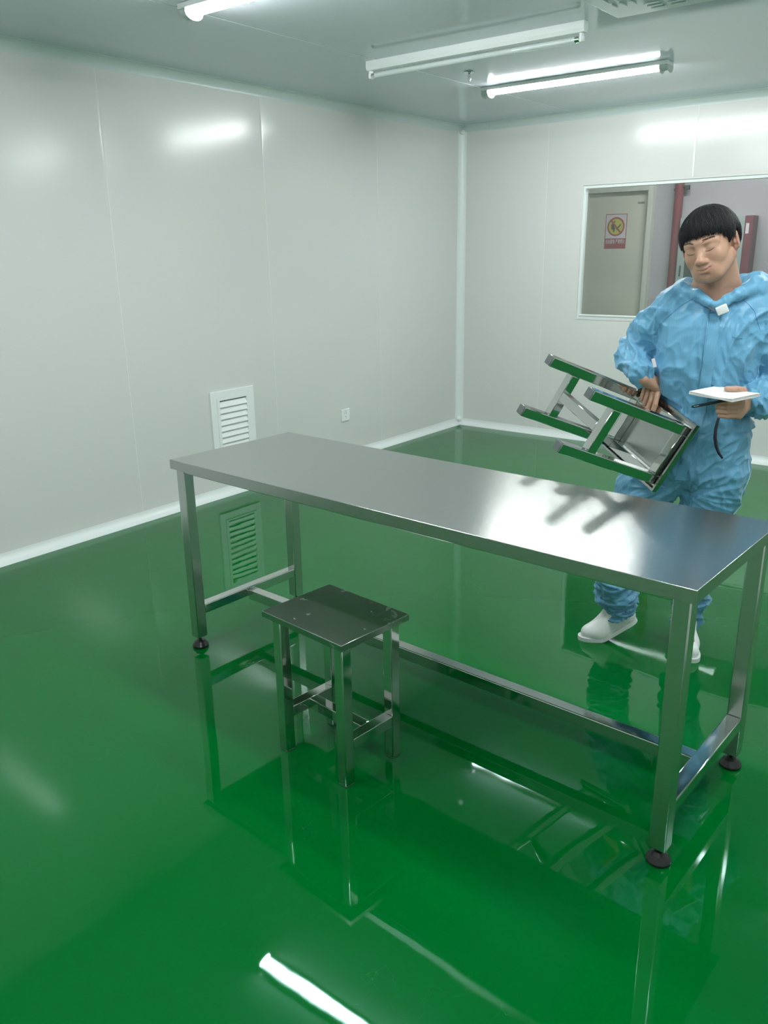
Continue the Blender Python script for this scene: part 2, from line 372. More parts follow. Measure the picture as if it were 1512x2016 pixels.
# ------------------------------------------------------------------ lit ceiling lamps
def half_round(mb, x0, x1, wd, dp, n=14, z=0.0, round_end=0.0):
    bm = bmesh.new(); rings = []
    xs = [(x0, 0.0)] if not round_end else []
    if round_end:
        for k in range(6):
            t = math.pi / 2 * k / 5; xs.append((x0 + round_end * (1 - math.sin(t)), 1 - 0.35 * math.cos(t)))
        xs = sorted(xs); xs2 = [(x0 + x1 - a, s_) for a, s_ in xs][::-1]
    else: xs = [(x0, 1)]; xs2 = [(x1, 1)]
    for x, s_ in xs + xs2:
        rings.append([bm.verts.new((x, -wd / 2 * s_ * math.cos(math.pi * k / n), z - dp * s_ * (math.sin(math.pi * k / n)) ** 0.7)) for k in range(n + 1)])
    for a, c in zip(rings, rings[1:]):
        for k in range(n): bm.faces.new((a[k], a[k + 1], c[k + 1], c[k]))
        bm.faces.new((a[0], c[0], c[n], a[n]))
    bm.faces.new(rings[0][::-1]); bm.faces.new(rings[-1]); bmesh.ops.recalc_face_normals(bm, faces=bm.faces)
    return mb.add(bm)
def lamp(x0, y, label):
    t = empty('ceiling_light', label, 'lamp', (x0, y, H))
    m = MB(); m.box(0.0, 1.21, -.049, .049, -.022, 0, .003); m.build('lamp_base', m_white, t)
    m = MB(); half_round(m, .048, 1.162, .092, .036, z=-.0225, round_end=.006); m.build('lamp_cover', m_lamp, t)
    for a in (0, 1):
        m = MB(); half_round(m, .000, .047, .098, .039, z=-.0223, round_end=.012)
        o = m.build('end_cap', m_cap, t)
        if a: o.location.x = 1.162
    return t
lamp(1.035, -1.335, 'lit white batten lamp on the ceiling nearest the window wall, above the man')
lamp(1.075, -3.80, 'lit white batten lamp on the ceiling cut off by the top edge of the photo')
lamp(3.40, -1.44, 'lit batten lamp on the ceiling right of the one near the window')
lamp(3.40, -3.80, 'added unseen batten lamp over the right side of the table')  # added out of view, lit to raise the general brightness
lamp(1.075, -6.15, 'added unseen batten lamp near the front wall, left one')  # added row behind the view, fills the room with light
lamp(3.40, -6.15, 'added unseen batten lamp above the camera')  # other lamp of the added row, unseen, brightens the room

# unlit bare-tube batten
t = empty('tube_light_fixture', 'unlit single tube batten fixture hanging under the ceiling between the two lit lamps', 'lamp', (0.965, -2.45, H))
m = MB(); m.prism([(-.021, 0), (-.023, -.030), (-.016, -.046), (.016, -.046), (.023, -.030), (.021, 0)], 0.0, 1.285, M=Matrix(((0, 0, 1, 0), (1, 0, 0, 0), (0, 1, 0, 0), (0, 0, 0, 1)))); m.build('channel', m_white, t, smooth=False)
for xh in (0.012, 1.259):
    m = MB(); m.box(xh, xh + .014, -.014, .014, -.086, -.047, .003); m.box(xh - .006, xh + .02, -.008, .008, -.082, -.060, .002); m.build('tube_holder', m_plastic, t)
m = MB(); m.tube([(.034, 0, -.071), (1.251, 0, -.071)], .0130, 20); tb = m.build('glass_tube', m_tube, t)
for xh in (.0275, 1.235):
    m = MB(); m.tube([(xh, 0, -.071), (xh + .022, 0, -.071)], .0136, 20); m.build('tube_end', m_chrome, tb)

# sprinkler
t = empty('fire_sprinkler', 'small chrome sprinkler head on the ceiling left of the lit lamp', 'sprinkler', (1.24, -1.85, H))
m = MB(); m.lathe([(0, -.001), (.030, -.001), (.032, -.004), (.020, -.010), (.010, -.014), (0, -.014)], 28); m.build('rosette', m_chrome, t)
m = MB(); m.lathe([(0, -.014), (.009, -.014), (.009, -.028), (.006, -.030), (.0025, -.032), (.0025, -.046), (.008, -.047), (.0, -.047)], 20)
for s_ in (-1, 1): m.tube([(s_ * .008, 0, -.028), (s_ * .011, 0, -.038), (s_ * .007, 0, -.048), (0, 0, -.052)], .0018, 8)
m.lathe([(0, -.052), (.013, -.053), (.013, -.0545), (0, -.055)], 20); m.build('sprinkler_head', m_chrome, t)

# square ceiling diffuser with four fields of slots
t = empty('ceiling_diffuser', 'square white slotted air diffuser in the ceiling at the top right edge', 'vent', (2.395, -3.035, H))
DF = 0.60
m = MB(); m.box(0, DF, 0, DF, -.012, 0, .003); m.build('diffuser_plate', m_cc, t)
for f in range(4):
    m = MB(); R4 = Matrix.Translation((DF / 2, DF / 2, 0)) @ Matrix.Rotation(f * math.pi / 2, 4, 'Z')
    for k in range(5):
        for j in (-1, 0, 1):
            r0 = .055 + .042 * k; wd = min(.052, r0 * .5)
            if j and k < 2: continue
            m.box(r0, r0 + .012, j * .088 - wd / 1.6, j * .088 + wd / 1.6, -.0175, -.0122, .002, M=R4)
    m.build('slot_field', m_cc, t)

# wall grille, low on the left wall
gy0, gy1, gz0, gz1 = -2.947, -2.571, 0.125, 0.699
t = empty('wall_grille', 'white louvred air grille low on the left wall behind the table', 'vent', (0, (gy0 + gy1) / 2, gz0))
hw, hh = (gy1 - gy0) / 2, gz1 - gz0
m = MB()
m.box(.0, .012, -hw, -hw + .048, 0, hh, .003); m.box(.0, .012, hw - .048, hw, 0, hh, .003)
m.box(.0, .0118, -hw + .046, hw - .046, 0, .048, .003); m.box(.0, .0118, -hw + .046, hw - .046, hh - .048, hh, .003)
m.build('grille_frame', m_plastic, t)
m = MB()
iw = hw - .048
m.box(.003, .016, -iw, -iw + .022, .048, hh - .048, .001); m.box(.003, .016, iw - .022, iw, .048, hh - .048, .001)
m.box(.0032, .0158, -iw + .02, iw - .02, .048, .062, .001); m.box(.0032, .0158, -iw + .02, iw - .02, hh - .062, hh - .048, .001)
m.build('inner_frame', m_plastic, t)
m = MB(); m.box(.0006, .0020, -iw, iw, .05, hh - .05); m.build('grille_backing', m_dark, t)
k = 0; zz = .068
while zz < hh - .085:
    m = MB(); m.prism([(.016, zz), (.017, zz + .003), (.004, zz + .038), (.003, zz + .035)], -iw + .021, iw - .021, M=Matrix(((1, 0, 0, 0), (0, 0, 1, 0), (0, 1, 0, 0), (0, 0, 0, 1))))
    m.build('slat', m_plastic, t, smooth=False); zz += .0398

# power outlet
t = empty('power_outlet', 'white square wall socket low on the left wall near the corner', 'socket', (0, -1.618, .295))
m = MB(); m.box(0, .009, -.047, .047, 0, .092, .003); m.build('outlet_plate', m_plastic, t)
m = MB()
for (a, c, an) in ((-.009, .062, .35), (.009, .062, -.35), (0, .034, 0)): m.box(.0085, .0096, -.0016, .0016, -.006, .006, M=Matrix.Translation((0, a, c)) @ Matrix.Rotation(an, 4, 'X'))
for a in (-.006, .006): m.box(.0085, .0096, a - .0014, a + .0014, .072, .080)
m.build('outlet_slots', m_dark, t)

# ------------------------------------------------------------------ steel furniture
def pan(mb, x0, x1, y0, y1, z1, rim, th=.0015, lip=.012, bev=.0012):
    """folded sheet: top, four rims and a return lip underneath"""
    mb.box(x0, x1, y0, y1, z1 - .003, z1, bev)
    mb.box(x0, x1, y0, y0 + th, z1 - rim, z1 - .0015, .0005, seg=1); mb.box(x0, x1, y1 - th, y1, z1 - rim, z1 - .0015, .0005, seg=1)
    mb.box(x0 + .0002, x0 + th, y0, y1, z1 - rim, z1 - .0015); mb.box(x1 - th, x1 - .0002, y0, y1, z1 - rim, z1 - .0015)
    e = z1 - rim
    mb.box(x0 + .0004, x1 - .0004, y0 + .0004, y0 + lip, e, e + th); mb.box(x0 + .0004, x1 - .0004, y1 - lip, y1 - .0004, e, e + th)
    mb.box(x0 + .0004, x0 + lip, y0 + lip, y1 - lip, e, e + th); mb.box(x1 - lip, x1 - .0004, y0 + lip, y1 - lip, e, e + th)

TH, TL, TW = -0.04957784, 2.0437, 0.6237
tb = empty('work_table', 'long stainless steel work table with brushed top and square legs', 'table', (1.5729, -4.48047, 0), TH)
m = MB(); pan(m, 0, TL, 0, TW, .800, .036, lip=.014); o = m.build('tabletop', m_brushed, tb)
LG, IN = .046, .015
ends = [(IN, IN), (TL - IN - LG, IN), (IN, TW - IN - LG), (TL - IN - LG, TW - IN - LG)]
for (x, y) in ends:
    m = MB(); m.box(x, x + LG, y, y + LG, .048, .7965, .0035); lg = m.build('leg', m_satin, tb)
    m = MB(); m.lathe([(0, 0), (.030, 0), (.0325, .004), (.0325, .009), (.030, .013), (.022, .026), (.012, .033), (.0, .033)], 36, M=Matrix.Translation((x + LG / 2, y + LG / 2, 0)))
    m.lathe([(.0055, .030), (.0055, .0478)], 16, M=Matrix.Translation((x + LG / 2, y + LG / 2, 0))); m.build('levelling_foot', m_black, lg)
for x in (IN + .001, TL - IN - LG + .001):
    m = MB(); m.box(x, x + LG - .002, IN + LG, TW - IN - LG, .146, .186, .0035); m.build('crossbar', m_mirror, tb)
    m = MB(); m.box(x + .002, x + LG - .008, IN + LG, TW - IN - LG, .752, .7965, .003); m.build('apron_rail', m_satin, tb)
for y in (IN + .001, TW - IN - LG + .003):
    m = MB(); m.box(IN + LG, TL - IN - LG, y + .002, y + LG - .006, .750, .7965, .003); m.build('apron_rail', m_satin, tb)
m = MB(); m.box(IN + LG - .001, TL - IN - LG + .001, TW / 2 - .022, TW / 2 + .022, .131, .175, .0035); m.build('middle_bar', m_mirror, tb)

SA, SB, SHT, SWD, SO, ST, SZC = 0.3586, 0.2861, 0.4946, 0.0372, 0.0212, 0.0200, 0.1552
def make_stool(label, topm):
    s = empty('steel_stool', label, 'stool', group='matching steel stools')
    A, B = SA / 2, SB / 2
    m = MB(); pan(m, -A, A, -B, B, SHT, ST, lip=.009); m.build('seat', topm, s)
    a, b_ = A - SO, B - SO
    for sx in (-1, 1):
        for sy in (-1, 1):
            x0, x1 = sorted((sx * a, sx * (a - SWD))); y0, y1 = sorted((sy * b_, sy * (b_ - SWD)))
            m = MB(); m.box(x0, x1, y0, y1, .003, SHT - .0032, .0030); lg = m.build('leg', m_mirror, s)
            m = MB(); m.box(x0 + .0008, x1 - .0008, y0 + .0008, y1 - .0008, -.0005, .0062, .0025); m.build('end_plug', m_plug, lg)
    for sx in (-1, 1):
        x0, x1 = sorted((sx * a, sx * (a - SWD)))
        m = MB(); m.box(x0, x1, -b_ + SWD - .0005, b_ - SWD + .0005, SZC - SWD, SZC, .0026); m.build('crossbar', m_mirror, s)
        m = MB(); m.box(x0, x1, -b_ + SWD - .0005, b_ - SWD + .0005, SHT - SWD, SHT - .0032, .0026); m.build('apron_rail', m_mirror, s)
    for sy in (-1, 1):
        y0, y1 = sorted((sy * b_, sy * (b_ - SWD)))
        m = MB(); m.box(-a + SWD - .0005, a - SWD + .0005, y0, y1, SHT - SWD, SHT - .0032, .0026); m.build('apron_rail', m_mirror, s)
    m = MB(); m.box(-a + SWD - .0005, a - SWD + .0005, -SWD / 2, SWD / 2, SZC - SWD, SZC, .0026); m.build('middle_bar', m_mirror, s)
    return s
def copy_tree(o, parent=None):
    c = o.copy(); COL.objects.link(c); c.parent = parent
    for ch in list(o.children): copy_tree(ch, c)
    return c
st = make_stool('stainless steel stool standing on the green floor in front of the table', m_scuffed)
st.location = (2.5702, -4.6684, 0.0005); st.rotation_euler = (0, 0, -0.1006)
hs = copy_tree(st); hs['label'] = 'stainless steel stool held tilted in the air by the man, legs pointing left'
RS = Matrix(((0.80463, -0.42521, 0.41455), (-0.52209, -0.17392, 0.83499), (-0.28294, -0.88829, -0.36193))).to_3x3()
# re-orthogonalise
q_ = RS.to_quaternion(); q_.normalize()
hs.matrix_world = Matrix.Translation((2.8301, -3.7777, 1.0420)) @ q_.to_matrix().to_4x4()
HSM = hs.matrix_world.copy()

# ------------------------------------------------------------------ the man: surfaces grown from a distance field
class Field:
    def __init__(s, xs, ys, zs):
        s.ax = [np.asarray(a, np.float32) for a in (xs, ys, zs)]
        s.F = np.full([len(a) for a in s.ax], 0.06, np.float32)
    def op(s, fn, lo, hi, k=0.02, mode='add', pad=0.045):
        sl = []; co = []
        for i in range(3):
            a = s.ax[i]; i0 = int(np.searchsorted(a, lo[i] - pad)); i1 = int(np.searchsorted(a, hi[i] + pad)); sl.append(slice(i0, i1))
            sh = [1, 1, 1]; sh[i] = -1; co.append(a[i0:i1].reshape(sh))
        sl = tuple(sl); A = s.F[sl]
        if A.size == 0: return
        D = fn(*co).astype(np.float32)
        if mode == 'add':
            h = np.clip(0.5 + 0.5 * (A - D) / k, 0, 1); s.F[sl] = A * (1 - h) + D * h - k * h * (1 - h)
        else:
            h = np.clip(0.5 - 0.5 * (A + D) / k, 0, 1); s.F[sl] = A * (1 - h) - D * h + k * h * (1 - h)
    def cone(s, a, b, ra, rb, k=0.02, mode='add', sq=None):
        a = np.array(a, float); b = np.array(b, float); r = max(ra, rb)
        def fn(x, y, z):
            d = b - a; L = float(d @ d) + 1e-12
            t = np.clip(((x - a[0]) * d[0] + (y - a[1]) * d[1] + (z - a[2]) * d[2]) / L, 0, 1)
            return np.sqrt((x - a[0] - t * d[0]) ** 2 + (y - a[1] - t * d[1]) ** 2 + (z - a[2] - t * d[2]) ** 2) - (ra + (rb - ra) * t)
        s.op(fn, np.minimum(a, b) - r, np.maximum(a, b) + r, k, mode)
    def chain(s, pts, rads, k=0.02):
        for i in range(len(pts) - 1): s.cone(pts[i], pts[i + 1], rads[i], rads[i + 1], k)
    def ell(s, c, r, R=None, k=0.02, mode='add'):
        c = np.array(c, float); r = np.array(r, float); M = np.eye(3) if R is None else np.array(R)
        def fn(x, y, z):
            dx, dy, dz = x - c[0], y - c[1], z - c[2]
            q = [M[0][i] * dx + M[1][i] * dy + M[2][i] * dz for i in range(3)]
            k0 = np.sqrt(sum((q[i] / r[i]) ** 2 for i in range(3))); k1 = np.sqrt(sum((q[i] / r[i] ** 2) ** 2 for i in range(3))) + 1e-9
            return k0 * (k0 - 1) / k1
        e = np.abs(M) @ r
        s.op(fn, c - e, c + e, k, mode)
    def profile(s, zs, cx, cy, a, b, p=2.3, k=0.02):
        def fn(x, y, z):
            A = np.interp(z, zs, a); B = np.interp(z, zs, b); X0 = np.interp(z, zs, cx); Y0 = np.interp(z, zs, cy)
            q = (np.abs((x - X0) / A) ** p + np.abs((y - Y0) / B) ** p) ** (1 / p)
            d = (q - 1) * np.minimum(A, B)
            return np.maximum(d, np.maximum(zs[0] - z, z - zs[-1]) * np.ones_like(d))
        m_ = max(max(a), max(b))
        s.op(fn, (min(cx) - m_, min(cy) - m_, zs[0]), (max(cx) + m_, max(cy) + m_, zs[-1]), k)
    def mesh(s):
        F = s.F; ins = F < 0
        c = ins[:-1, :-1, :-1].astype(np.int8)
        for i in (0, 1):
            for j in (0, 1):
                for k in (0, 1):
                    if i + j + k: c = c + ins[i:F.shape[0] - 1 + i, j:F.shape[1] - 1 + j, k:F.shape[2] - 1 + k]
        cell = (c > 0) & (c < 8); ci = np.argwhere(cell); idx = np.full(cell.shape, -1, np.int32); idx[cell] = np.arange(len(ci))
        acc = np.zeros((len(ci), 3)); cnt = np.zeros(len(ci)); X, Y, Z = s.ax
        P = lambda I: np.stack([X[I[:, 0]], Y[I[:, 1]], Z[I[:, 2]]], 1)
        for ax in range(3):
            o = [q for q in range(3) if q != ax]
            for u in (0, 1):
                for v in (0, 1):
                    A = ci.copy(); A[:, o[0]] += u; A[:, o[1]] += v; B = A.copy(); B[:, ax] += 1
                    fa = F[tuple(A.T)]; fb = F[tuple(B.T)]; m = (fa < 0) != (fb < 0)
                    t = np.zeros(len(ci)); t[m] = fa[m] / (fa[m] - fb[m])
                    Q = P(A) + (P(B) - P(A)) * t[:, None]; acc[m] += Q[m]; cnt[m] += 1
        V = acc / cnt[:, None]; faces = []
        for ax in range(3):
            o = [q for q in range(3) if q != ax]; n = ins.shape
            sl0 = [slice(1, n[q] - 1) for q in range(3)]; sl0[ax] = slice(0, n[ax] - 1); sl1 = list(sl0); sl1[ax] = slice(1, n[ax])
            ed = np.argwhere(ins[tuple(sl0)] != ins[tuple(sl1)])
            for q in o: ed[:, q] += 1
            if not len(ed): continue
            ia = ins[tuple(ed.T)]; qs = []
            for (du, dv) in ((-1, -1), (0, -1), (0, 0), (-1, 0)):
                e = ed.copy(); e[:, o[0]] += du; e[:, o[1]] += dv; qs.append(idx[tuple(e.T)])
            Q = np.stack(qs, 1)
            flip = ia if ax != 1 else ~ia
            Q[~flip] = Q[~flip][:, ::-1]; faces.append(Q)
        return V, np.concatenate(faces)
def to_mesh(name, V, Q, mt, parent=None):
    me = bpy.data.meshes.new(name); me.vertices.add(len(V)); me.vertices.foreach_set('co', np.asarray(V, np.float32).ravel())
    me.loops.add(Q.size); me.loops.foreach_set('vertex_index', Q.astype(np.int32).ravel())
    me.polygons.add(len(Q)); me.polygons.foreach_set('loop_start', np.arange(0, Q.size, 4, dtype=np.int32))
    me.polygons.foreach_set('use_smooth', np.ones(len(Q), bool)); me.update(calc_edges=True); me.validate()
    me.materials.append(mt)
    return new_obj(name, me, parent)
def vnormals(me):
    n = np.empty(len(me.vertices) * 3, np.float32); me.vertices.foreach_get('normal', n); return n.reshape(-1, 3)
def axis(segs):
    out = [segs[0][0]]
    for a, b, h in segs:
        n = max(1, int(round((b - a) / h))); out += list(np.linspace(a, b, n + 1)[1:])
    return out

PG = Vector((3.16, -3.30, 0.0)); PRH = Vector((0.960785, 0.277294, 0)); PFH = Vector((-0.277294, 0.960785, 0))
PM = Matrix.Translation(PG) @ Matrix(((PRH.x, PFH.x, 0), (PRH.y, PFH.y, 0), (0, 0, 1))).to_4x4()
PMI = PM.inverted()
def SP(x, y, z):                       # a point of the held stool, in the man's own frame
    return np.array(PMI @ (HSM @ Vector((x, y, z))))

# head frame
def rotm(ax, deg): return np.array(Matrix.Rotation(math.radians(deg), 3, ax))
RH = rotm('Z', -21) @ rotm('Y', -14) @ rotm('X', 9)
HC = np.array((0.006, -0.032, 1.557)); HS = 1.05
def hp(x, y, z): return HC + RH @ (np.array((x, y, z)) * HS)

m_skin = mat('skin', (0.62, 0.37, 0.25), 0.42, spec=0.4)
n, l, b = nodes(m_skin)
b.inputs['Subsurface Weight'].default_value = 0.12; b.inputs['Subsurface Radius'].default_value = (0.012, 0.005, 0.003); b.inputs['Subsurface Scale'].default_value = 1.0
at = n.new('ShaderNodeAttribute'); at.attribute_name = 'tint'
mxx = n.new('ShaderNodeMix'); mxx.data_type = 'RGBA'; mxx.inputs[6].default_value = (0.44, 0.262, 0.185, 1); mxx.inputs[7].default_value = (0.34, 0.115, 0.095, 1)
sp_ = n.new('ShaderNodeSeparateColor'); l.new(at.outputs['Color'], sp_.inputs[0]); l.new(sp_.outputs[0], mxx.inputs[0]); l.new(mxx.outputs[2], b.inputs['Base Color'])
add_noise_bump(m_skin, 260, 0.08, 0.0006, 2.0)
m_hair = mat('black_hair', (0.010, 0.011, 0.014), 0.55, spec=0.35)
m_brow = mat('brow_hair', (0.06, 0.04, 0.032), 0.7)
m_cloth = mat('blue_coverall_cloth', (0.13, 0.40, 0.66), 0.42, spec=0.35, Sheen_Weight=0.25, Sheen_Roughness=0.4)
n, l, b = nodes(m_cloth)
tc = n.new('ShaderNodeTexCoord'); wv = n.new('ShaderNodeTexWave'); wv.wave_type = 'BANDS'; wv.bands_direction = 'X'; wv.inputs['Scale'].default_value = 38; wv.inputs['Distortion'].default_value = 1.2; wv.inputs['Detail'].default_value = 1
cr = n.new('ShaderNodeMapRange'); cr.inputs['From Min'].default_value = 0.80; cr.inputs['From Max'].default_value = 1.0; cr.inputs['To Max'].default_value = 0.16
cmx = n.new('ShaderNodeMix'); cmx.data_type = 'RGBA'; cmx.inputs[6].default_value = (0.12, 0.325, 0.50, 1); cmx.inputs[7].default_value = (0.08, 0.24, 0.42, 1)
l.new(tc.outputs['Object'], wv.inputs['Vector']); l.new(wv.outputs['Color'], cr.inputs[0]); l.new(cr.outputs[0], cmx.inputs[0]); l.new(cmx.outputs[2], b.inputs['Base Color'])
tr_, _, _ = add_noise_bump(m_cloth, 9, 0.8, 0.012, 3.0, stretch=(1.3, 1.3, 0.8))
tr_.noise_type = 'RIDGED_MULTIFRACTAL'; tr_.inputs['Distortion'].default_value = 0.6
add_noise_bump(m_cloth, 70, 0.25, 0.002, 2.0)
m_seam = mat('dark_blue_seam', (0.07, 0.24, 0.43), 0.6)
m_shoe = mat('white_shoe_leather', (0.78, 0.80, 0.80), 0.45); m_sole = mat('white_sole', (0.66, 0.70, 0.69), 0.5)

# --- right hand grips the apron of the stool, left hand carries the notebook
WR = np.array((-0.182, -0.048, 1.092)); WL = np.array((0.190, -0.085, 1.030))
fing_r = []
for xk, xt, rr, ext in ((-0.046, -0.012, .0104, .0), (-0.072, -0.040, .0106, .006), (-0.098, -0.068, .0102, .002), (-0.122, -0.094, .0090, -.006)):
    fing_r.append(([SP(xk, -0.168, 0.450), SP((xk + xt) / 2, -0.146, 0.4405), SP(xt - .004, -0.120, 0.4415), SP(xt, -0.096 + ext, 0.4455)], [rr * 1.12, rr, rr * .95, rr * .86]))
thumb_r = ([SP(-.068, -.196, .480), SP(-.050, -.182, .500), SP(-.031, -.168, .5105), SP(-.016, -.151, .5125)], [.0135, .0115, .0105, .0088])

# notebook plane (used by the left hand)
NBC = Vector((0.105, -0.185, 1.066)); nu = Vector((0.80, -0.60, -0.02)).normalized(); nv = Vector((0.60, 0.79, 0.03)); nv = (nv - nu * nv.dot(nu)).normalized(); nn = nu.cross(nv)
if nn.z < 0: nn = -nn
NBH = 0.0045
fing_l = []
for i, (zz, dx) in enumerate(((1.036, 0.0), (1.018, -.003), (1.001, 0.0), (0.986, .007))):
    rr = (.0086, .0090, .0086, .0076)[i]
    fing_l.append(([(.158 + dx * .5, -.150, zz - .002), (.120 + dx, -.178, zz), (.092 + dx, -.166, zz - .001), (.100 + dx, -.142, zz - .003)], [rr * 1.12, rr, rr * .95, rr * .86]))
def nbp(u, v, h): return np.array(NBC + nu * u + nv * v + nn * h)
thumb_l = ([(.180, -.120, 1.050), (.166, -.140, 1.074), (.142, -.158, 1.0805), (.112, -.170, 1.0815)], [.0135, .0115, .0108, .0092])

B = Field(axis([(-.42, -.21, .007), (-.21, .225, .0026), (.225, .40, .006)]), axis([(-.26, .10, .0026), (.10, .26, .006)]),
          axis([(.03, .95, .009), (.95, 1.16, .0026), (1.16, 1.35, .006), (1.35, 1.70, .0024)]))
# trunk and limbs under the clothes
B.profile([.735, .80, .9, 1.0, 1.1, 1.25, 1.33, 1.38, 1.41], [.03] * 6 + [.033, .036, .04], [.045] * 9, [.10, .14, .145, .125, .135, .15, .13, .08, .05], [.06, .085, .09, .08, .085, .085, .068, .050, .040], k=.03)
B.chain([(-.075, .045, .80), (-.155, .03, .62), (-.205, .005, .45), (-.205, .0, .15)], [.080, .072, .055, .038], k=.02)
B.chain([(.125, .045, .80), (.095, .04, .62), (.082, .03, .45), (.06, .055, .12)], [.080, .072, .055, .038], k=.02)
B.cone((-.205, .0, .14), (-.28, -.045, .05), .032, .025); B.cone((.06, .055, .10), (.08, -.06, .05), .034, .025)
B.chain([(-.10, .055, 1.33), (-.228, .130, 1.150), tuple(WR)], [.055, .042, .027], k=.02)
B.chain([(.165, .055, 1.33), (.30, .10, 1.055), tuple(WL)], [.055, .042, .027], k=.02)
# hands
def hand(wr, fingers, thumb, sc=1.0):
    mc = [np.array(f[0][0]) for f in fingers]; ctr = sum(mc) / 4
    for q in mc: B.cone(wr + (q - ctr) * .45, q, .0185 * sc, .0118 * sc, k=.010)
    B.cone(wr + (mc[0] - ctr) * .2, (mc[0] + wr) / 2, .019, .016, k=.012); B.cone(wr, wr + (ctr - wr) * .55, .022, .017, k=.012)
    for p_, r_ in fingers:
        for i in range(3): B.cone(p_[i], p_[i + 1], r_[i], r_[i + 1], k=.0022)
    tp, tr = thumb
    B.cone(wr + (np.array(tp[0]) - wr) * .25, tp[0], .020, tr[0] * 1.15, k=.012)
    for i in range(3): B.cone(tp[i], tp[i + 1], tr[i], tr[i + 1], k=.004)
hand(WR, fing_r, thumb_r, 1.1); hand(WL, fing_l, thumb_l)
# neck
B.cone((.045, .050, 1.36), tuple(hp(.002, .030, -.055)), .056, .053, k=.03)
B.cone((-.03, .06, 1.375), tuple(hp(-.03, .035, -.07)), .030, .022, k=.03)
B.cone((.11, .06, 1.375), tuple(hp(.035, .035, -.06)), .032, .024, k=.03)
# head
E_ = lambda c, r, k=.012, mode='add', R=None: B.ell(hp(*c), np.array(r) * HS, RH if R is None else RH @ R, k, mode)
C_ = lambda a, b_, ra, rb, k=.01, mode='add': B.cone(hp(*a), hp(*b_), ra * HS, rb * HS, k, mode)
E_((0, .014, .032), (.0740, .0920, .084), .02)
E_((0, -.022, -.012), (.0665, .0660, .078), .02)
E_((.001, -.034, -.064), (.0540, .0520, .049), .02)
E_((.002, -.058, -.091), (.027, .026, .025), .020)
for s_ in (-1, 1):
    E_((s_ * .037, -.048, -.030), (.026, .029, .027), .024)           # cheeks
    C_((s_ * .056, .005, -.048), (s_ * .030, -.052, -.088), .022, .020, .018)   # jaw line
    C_((s_ * .012, -.0780, .016), (s_ * .046, -.0640, .015), .0085, .0080, .022)  # brow ridge
    E_((s_ * .031, -.0860, -.0015), (.0170, .008, .0080), .012, 'sub')     # orbit
    E_((s_ * .031, -.0700, -.0040), (.0155, .0125, .0105), .010)        # closed eyeball and lid
    E_((s_ * .0140, -.0915, -.0430), (.0080, .0100, .0072), .006)       # nostril wing
    E_((s_ * .0065, -.0985, -.0500), (.0034, .0050, .0026), .002, 'sub')  # nostril
C_((0, -.0765, .006), (0, -.1020, -.0370), .0075, .0108, .014)
E_((0, -.1020, -.0395), (.0125, .0105, .0095), .008)
C_((0, -.0925, -.050), (0, -.0915, -.0580), .0040, .0044, .006)
# mouth: closed, wide smile following the curve of the teeth
E_((.002, -.0740, -.0680), (.034, .0150, .0180), .018)
UP = [(0, -.0895, -.0650), (.010, -.0885, -.0640), (.020, -.0835, -.0608), (.0310, -.0745, -.0560)]
LO = [(0, -.0872, -.0752), (.010, -.0862, -.0740), (.020, -.0825, -.0685), (.0290, -.0750, -.0590)]
GR = [(0, -.0940, -.0700), (.010, -.0925, -.0692), (.020, -.0875, -.0648), (.0335, -.0765, -.0566)]
for s_ in (-1, 1):
    mp_ = lambda q: (.002 + s_ * q[0], q[1], q[2] + (.0015 if s_ > 0 else -.0005) * q[0] / .03)
    for k in range(3):
        C_(mp_(UP[k]), mp_(UP[k + 1]), (.0046, .0042, .0034, .0022)[k], (.0046, .0042, .0034, .0022)[k + 1], .004)
        C_(mp_(LO[k]), mp_(LO[k + 1]), (.0056, .0050, .0036, .0022)[k], (.0056, .0050, .0036, .0022)[k + 1], .004)
for s_ in (-1, 1):
    mp_ = lambda q: (.002 + s_ * q[0], q[1], q[2] + (.0015 if s_ > 0 else -.0005) * q[0] / .03)
    for k in range(3): C_(mp_(GR[k]), mp_(GR[k + 1]), .0013, .0013, .0018, 'sub')
C_((-.010, -.0860, -.0860), (.012, -.0860, -.0860), .0030, .0030, .010, 'sub')
# ears
for s_ in (-1, 1):
    Re = rotm('Z', s_ * 22) @ rotm('X', -8)
    E_((s_ * .0845, .016, -.006), (.0070, .0185, .0285), .005, R=Re)
    C_((s_ * .070, .008, -.008), (s_ * .080, .012, -.008), .012, .010, .008)
    E_((s_ * .0780, .009, -.028), (.0070, .0105, .0110), .008, R=Re)
    E_((s_ * .0905, .012, -.003), (.0055, .0105, .0170), .004, 'sub', R=Re)
    E_((s_ * .0800, .0, -.010), (.0050, .0050, .0080), .004)
V, Q = B.mesh(); B = None
body = to_mesh('person', V, Q, m_skin)
body.matrix_world = PM
tag(body, 'man in a light blue coverall and white shoes holding a steel stool and a notebook', 'person')
